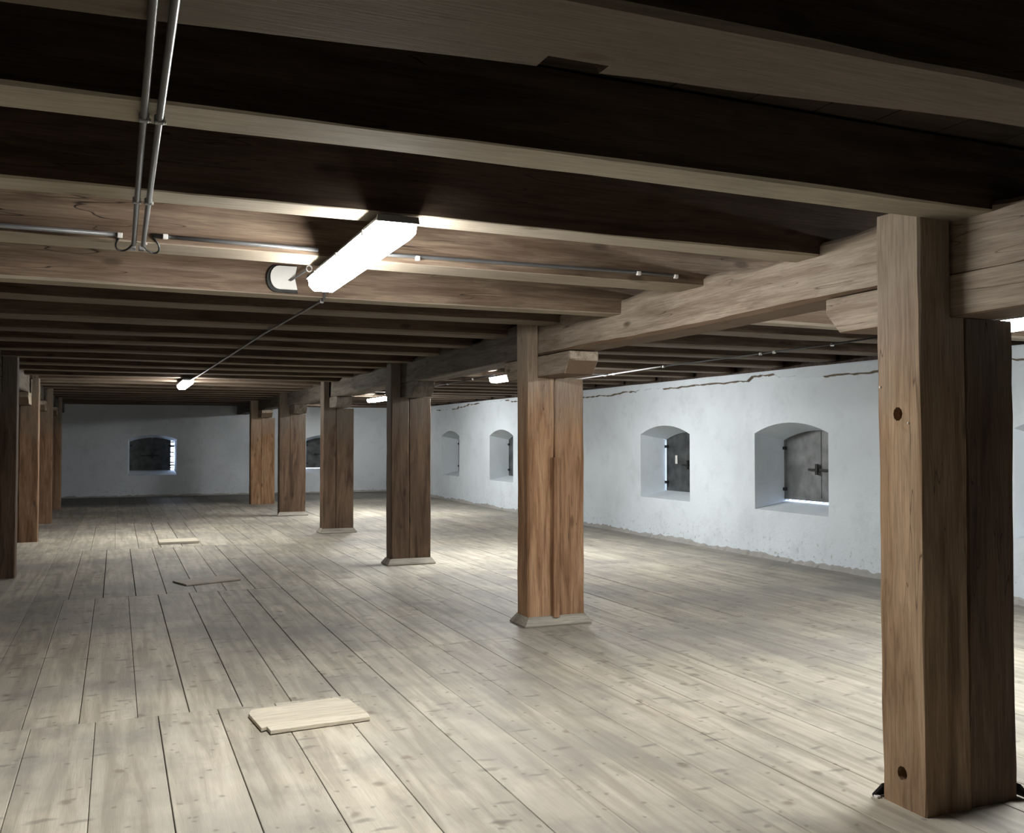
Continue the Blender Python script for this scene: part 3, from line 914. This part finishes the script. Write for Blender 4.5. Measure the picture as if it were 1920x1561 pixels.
# ------------------------------------------------------------------ lamps
def lamp(x, y0, y1, z_top, label, mat, w=0.15, group='tube lamps under the ceiling', cap=False):
    root = empty('tube_lamp', (x, (y0 + y1) / 2, z_top))
    tag(root, label, 'lamp', group)
    Lh = (y1 - y0) / 2
    hs = [(-w / 2, -0.012), (-w / 2 * 0.55, 0.0), (w / 2 * 0.55, 0.0), (w / 2, -0.012), (w / 2 + 0.004, -0.026), (-w / 2 - 0.004, -0.026)]
    link('housing', prism_me('housing', hs, 'y', -Lh, Lh), M_HOUSE, root)
    df = [(-w / 2 + 0.003, -0.0265), (w / 2 - 0.003, -0.0265), (w / 2 - 0.008, -0.066), (w / 2 - 0.032, -0.092), (-w / 2 + 0.032, -0.092), (-w / 2 + 0.008, -0.066)]
    link('diffuser', prism_me('diffuser', df, 'y', -Lh + 0.002, Lh - 0.002), mat, root)
    for s in (-1, 1):
        ya, yb = sorted((s * (Lh + 0.001), s * (Lh + 0.012)))
        link('end_cap', prism_me('end_cap', [(-w / 2, -0.004), (w / 2, -0.004), (w / 2 + 0.004, -0.030), (-w / 2 - 0.004, -0.030)], 'y', ya, yb), M_HOUSE, root)
    if cap:      # closed cable-entry box at the far end
        link('end_box', prism_me('end_box', [(-w / 2, -0.004), (w / 2, -0.004), (w / 2, -0.07), (w / 2 - 0.03, -0.096), (-w / 2 + 0.03, -0.096), (-w / 2, -0.07)], 'y', Lh + 0.013, Lh + 0.03), M_HOUSE, root)
    for s in (-1, 1):
        for yy in (-0.5, 0.0, 0.5):
            link('clip', box_me('clip', s * (w / 2 + 0.005) - 0.003, s * (w / 2 + 0.005) + 0.003, yy * Lh * 1.4 - 0.012, yy * Lh * 1.4 + 0.012, -0.045, -0.02, 0.001), M_WHITE, root)
    return root
lamp(1.01, 3.56, 5.0, JZ - 0.016, 'long glaring tube lamp hanging below the near ceiling joists in the middle aisle', M_TUBE, 0.165)
lamp(0.96, 14.35, 15.85, JZ - 0.012, 'small far tube lamp in the middle aisle, above the end wall window', M_TUBE, 0.15)
lamp(4.86, 17.75, 19.15, 2.352, 'tube lamp seen between the third and fourth posts of the right row', M_TUBEC, 0.15)
lamp(4.70, 10.3, 11.8, 2.352, 'tube lamp seen just left of the second post', M_TUBEC, 0.15)
lamp(5.40, 3.0, 4.45, 2.30, 'tube lamp cut off by the right edge, beside the nearest post', M_TUBEC, 0.15)
lamp(5.15, 24.0, 25.0, 2.352, 'added unseen tube lamp near the end wall, hidden behind the fourth post of the right row', M_TUBEW, 0.15)  # lamp added by guess from the spacing, to brighten the end wall
for yy in (3.3, 4.2):
    root = bpy.data.objects['tube_lamp.004']
    link('hanger_rod', tube_me('hanger_rod', [(0, yy - 3.725, 0.0), (0, yy - 3.725, 0.09)], 0.005, 6), M_HOUSE, root)
for nm, hh_ in (('tube_lamp.002', 0.4), ('tube_lamp.003', 0.4), ('tube_lamp.005', 0.3)):
    root = bpy.data.objects[nm]
    for k in (-1, 1):
        link('hanger_rod', tube_me('hanger_rod', [(0, k * hh_, 0.0), (0, k * hh_, 0.04)], 0.005, 6), M_HOUSE, root)

# ------------------------------------------------------------------ conduits, cables, clips
def conduit(name, pts, r, mat, label, cat, clips=(), clip_mat=M_WHITE, clip_size=0.011, group=None, nv=(0, 0, 1)):
    c0 = Vector(pts[0])
    root = empty(name, c0)
    tag(root, label, cat, group)
    link('pipe', tube_me('pipe', [Vector(p) - c0 for p in pts], r), mat, root)
    for q in clips:
        q = Vector(q) - c0; s = clip_size
        link('pipe_clip', box_me('pipe_clip', q.x - s, q.x + s, q.y - s, q.y + s, q.z - s, q.z + s, 0.002), clip_mat, root)
    return root
zc = JZ - 0.012
for k, (xx, lbl) in enumerate(((0.062, 'left one of two parallel grey conduits running along the ceiling at upper left'),
                               (0.102, 'right one of two parallel grey conduits running along the ceiling at upper left'))):
    root = empty('conduit', (xx, -1.0, zc))
    tag(root, lbl, 'conduit', 'twin ceiling conduits')
    link('pipe', tube_me('pipe', [(0, 0, 0), (0, 2.0, 0), (0, 3.9, 0), (0.003, 5.56, -0.004)], 0.010, 10), M_PIPE, root)
    for yy in (2.75, 3.72, 4.66):
        me = box_me('saddle_clip', -0.014, 0.014, yy + 1 - 0.012, yy + 1 + 0.012, -0.013, 0.010, 0.003)
        link('saddle_clip', me, M_HOUSE, root)
    for yy in (2.75, 3.72, 4.50):
        link('screw', box_me('screw', 0.012, 0.018, yy + 1 - 0.005, yy + 1 + 0.005, -0.012, -0.002, 0.001), M_WHITE, root)
# cable tails looping from the twin conduits into the side conduits
def arcs(p0, p1, p2, p3, n=10):
    out = []
    for i in range(n + 1):
        t = i / n
        out.append(Vector(p0) * (1 - t) ** 3 + Vector(p1) * 3 * t * (1 - t) ** 2 + Vector(p2) * 3 * t * t * (1 - t) + Vector(p3) * t ** 3)
    return out
o = link('cable', tube_me('cable', arcs((0.062, 4.56, zc), (0.03, 4.74, zc - 0.03), (-0.05, 4.60, zc - 0.03), (0.015, 4.585, 2.422)), 0.0045, 6), M_CABLE)
tag(o, 'short black cable loop left of the twin conduit ends', 'cable')
o = link('cable', tube_me('cable', arcs((0.104, 4.56, zc), (0.14, 4.75, zc - 0.03), (0.22, 4.60, zc - 0.03), (0.145, 4.585, 2.428)), 0.0045, 6), M_CABLE)
tag(o, 'short black cable loop right of the twin conduit ends', 'cable')
conduit('conduit', [(-3.2, 4.585, 2.42), (0.008, 4.585, 2.422)], 0.010, M_PIPE, 'grey conduit on the cracked joist face, left of the twin conduits', 'conduit', [(0.008, 4.578, 2.418)])
conduit('conduit', [(0.15, 4.585, 2.430), (0.90, 4.585, 2.424)], 0.010, M_PIPE, 'grey conduit on the cracked joist face, from twin conduits to the long lamp', 'conduit', [(0.20, 4.578, 2.428)])
conduit('conduit', [(1.13, 4.585, 2.424), (1.404, 4.585, 2.428), (2.694, 4.585, 2.437), (2.96, 4.585, 2.434)], 0.010, M_PIPE, 'grey conduit on the cracked joist face, right of the long lamp', 'conduit',
        [(1.404, 4.575, 2.418), (2.694, 4.575, 2.43), (2.939, 4.575, 2.428)])
# thin conduit from the long lamp to the far lamp
conduit('conduit', [(1.03, 5.04, JZ - 0.03), (1.10, 5.35, JZ - 0.010), (1.135, 5.6, 2.333), (1.13, 8.0, JZ - 0.012), (1.09, 11, JZ - 0.012), (1.06, 13.2, JZ - 0.012), (1.04, 13.7, JZ - 0.02), (0.985, 14.34, JZ - 0.045)], 0.008, M_PIPE,
        'thin conduit under the joists linking the long lamp to the small far lamp', 'conduit', [(1.135, 5.66, 2.33), (1.13, 7.7, JZ - 0.01), (1.1, 10.5, JZ - 0.01)], M_HOUSE)
# right aisle: long conduit along the room with elbows and a spur to the lamp
conduit('conduit', [(5.95, 4.5, JZ - 0.012), (6.13, 7.0, JZ - 0.012), (6.10, 9.8, JZ - 0.012)], 0.008, M_CABLE,
        'dark cable under the joists of the right aisle with white clips', 'cable',
        [(6.13, 6.9, JZ - 0.016), (6.115, 7.72, JZ - 0.016), (6.11, 7.93, JZ - 0.016), (6.095, 9.77, JZ - 0.016)], M_WHITE, 0.013)
conduit('conduit', [(6.09, 9.82, JZ - 0.012), (6.20, 11.30, JZ - 0.012), (6.3, 13.6, JZ - 0.012)], 0.009, M_WPIPE,
        'white conduit seen right of the second post under the ceiling', 'conduit', [(6.20, 11.2, JZ - 0.014), (6.21, 11.46, JZ - 0.014)], M_WHITE, 0.014)
conduit('conduit', [(4.72, 11.32, JZ - 0.012), (6.19, 11.34, JZ - 0.012)], 0.008, M_WPIPE, 'white spur conduit from the right aisle line towards the lamp', 'conduit')
conduit('conduit', [(4.75, 11.9, JZ - 0.014), (4.85, 13.5, JZ - 0.012), (4.9, 17.7, JZ - 0.014)], 0.009, M_CABLE,
        'black cable strung between the two right aisle lamps', 'cable', [(4.8, 12.9, JZ - 0.016), (4.86, 14.2, JZ - 0.016)], M_WHITE, 0.012)

# white curved cover with a ring beside the long lamp, on the reddish joist
cov = empty('lamp_cover', (0.895, 5.58, 2.44))
tag(cov, 'white curved cover plate with dark edge left of the long lamp', 'cover')
arcp = [(-0.08 + 0.03 * (1 - math.cos(a)), 0.065 * math.sin(a)) for a in [R(-90 + 18 * i) for i in range(11)]]
outl = [(-0.03 - 0.05 * math.cos(R(-90 + 18 * i)), 0.068 * math.sin(R(-90 + 18 * i))) for i in range(11)] + [(0.072, 0.068), (0.06, 0.0), (0.075, -0.068)]
link('cover_shell', prism_me('cover_shell', outl, 'y', -0.035, -0.022), M_WHITE, cov)
outl2 = [(u * 1.16 - 0.006, v * 1.16 - 0.006) for u, v in outl]
link('cover_shadow', prism_me('cover_shadow', outl2, 'y', -0.021, -0.002), M_BLACK, cov)  # black sheet standing in for the shadow outline round the cover
link('cover_rod', tube_me('cover_rod', [(0.03, -0.06, -0.02), (0.115, -0.12, 0.035)], 0.005, 6), M_IRON2, cov)
ringp = [(0.125 + 0.016 * math.cos(a), -0.13, 0.045 + 0.018 * math.sin(a)) for a in [2 * math.pi * i / 12 for i in range(13)]]
link('cover_ring', tube_me('cover_ring', ringp, 0.004, 6, False), M_WHITE, cov)

# ------------------------------------------------------------------ loose boards on the floor
def hatch(outline, z0, z1, loc, rz, label, mat=M_PALE):
    me = prism_me('loose_board', outline, 'z', z0, z1)
    bm = bmesh.new(); bm.from_mesh(me)
    bmesh.ops.bevel(bm, geom=bm.edges[:], offset=0.002, segments=1, affect='EDGES')
    bm.to_mesh(me); bm.free()
    o = link('loose_board', me, mat, None, loc, (0, 0, rz))
    return tag(o, label, 'board')
# near board: corners of the photograph's panel, with two small notches
near_o = [(0.672, 5.26), (0.699, 4.973), (0.729, 4.99), (0.736, 4.91), (1.261, 4.949), (1.268, 5.02), (1.233, 5.353), (1.2, 5.343), (1.179, 5.395), (0.696, 5.337)]
cx, cy2 = 0.97, 5.1
hatch([(a - cx, b - cy2) for a, b in near_o], 0.004, 0.024, (cx, cy2, 0), 0, 'pale notched panel lying on the floor in the foreground')
hatch([(-0.27, -0.24), (0.27, -0.24), (0.27, 0.24), (-0.27, 0.19)], 0.004, 0.034, (0.85, 14.56, 0), 0, 'small pale panel lying on the floor under the far lamp')
hatch([(-0.30, -0.17), (0.30, -0.17), (0.30, 0.17), (-0.30, 0.17)], 0.003, 0.018, (0.90, 10.45, 0), 0.35, 'dull panel lying on the floor in the dim zone before the far board', M_DULL)
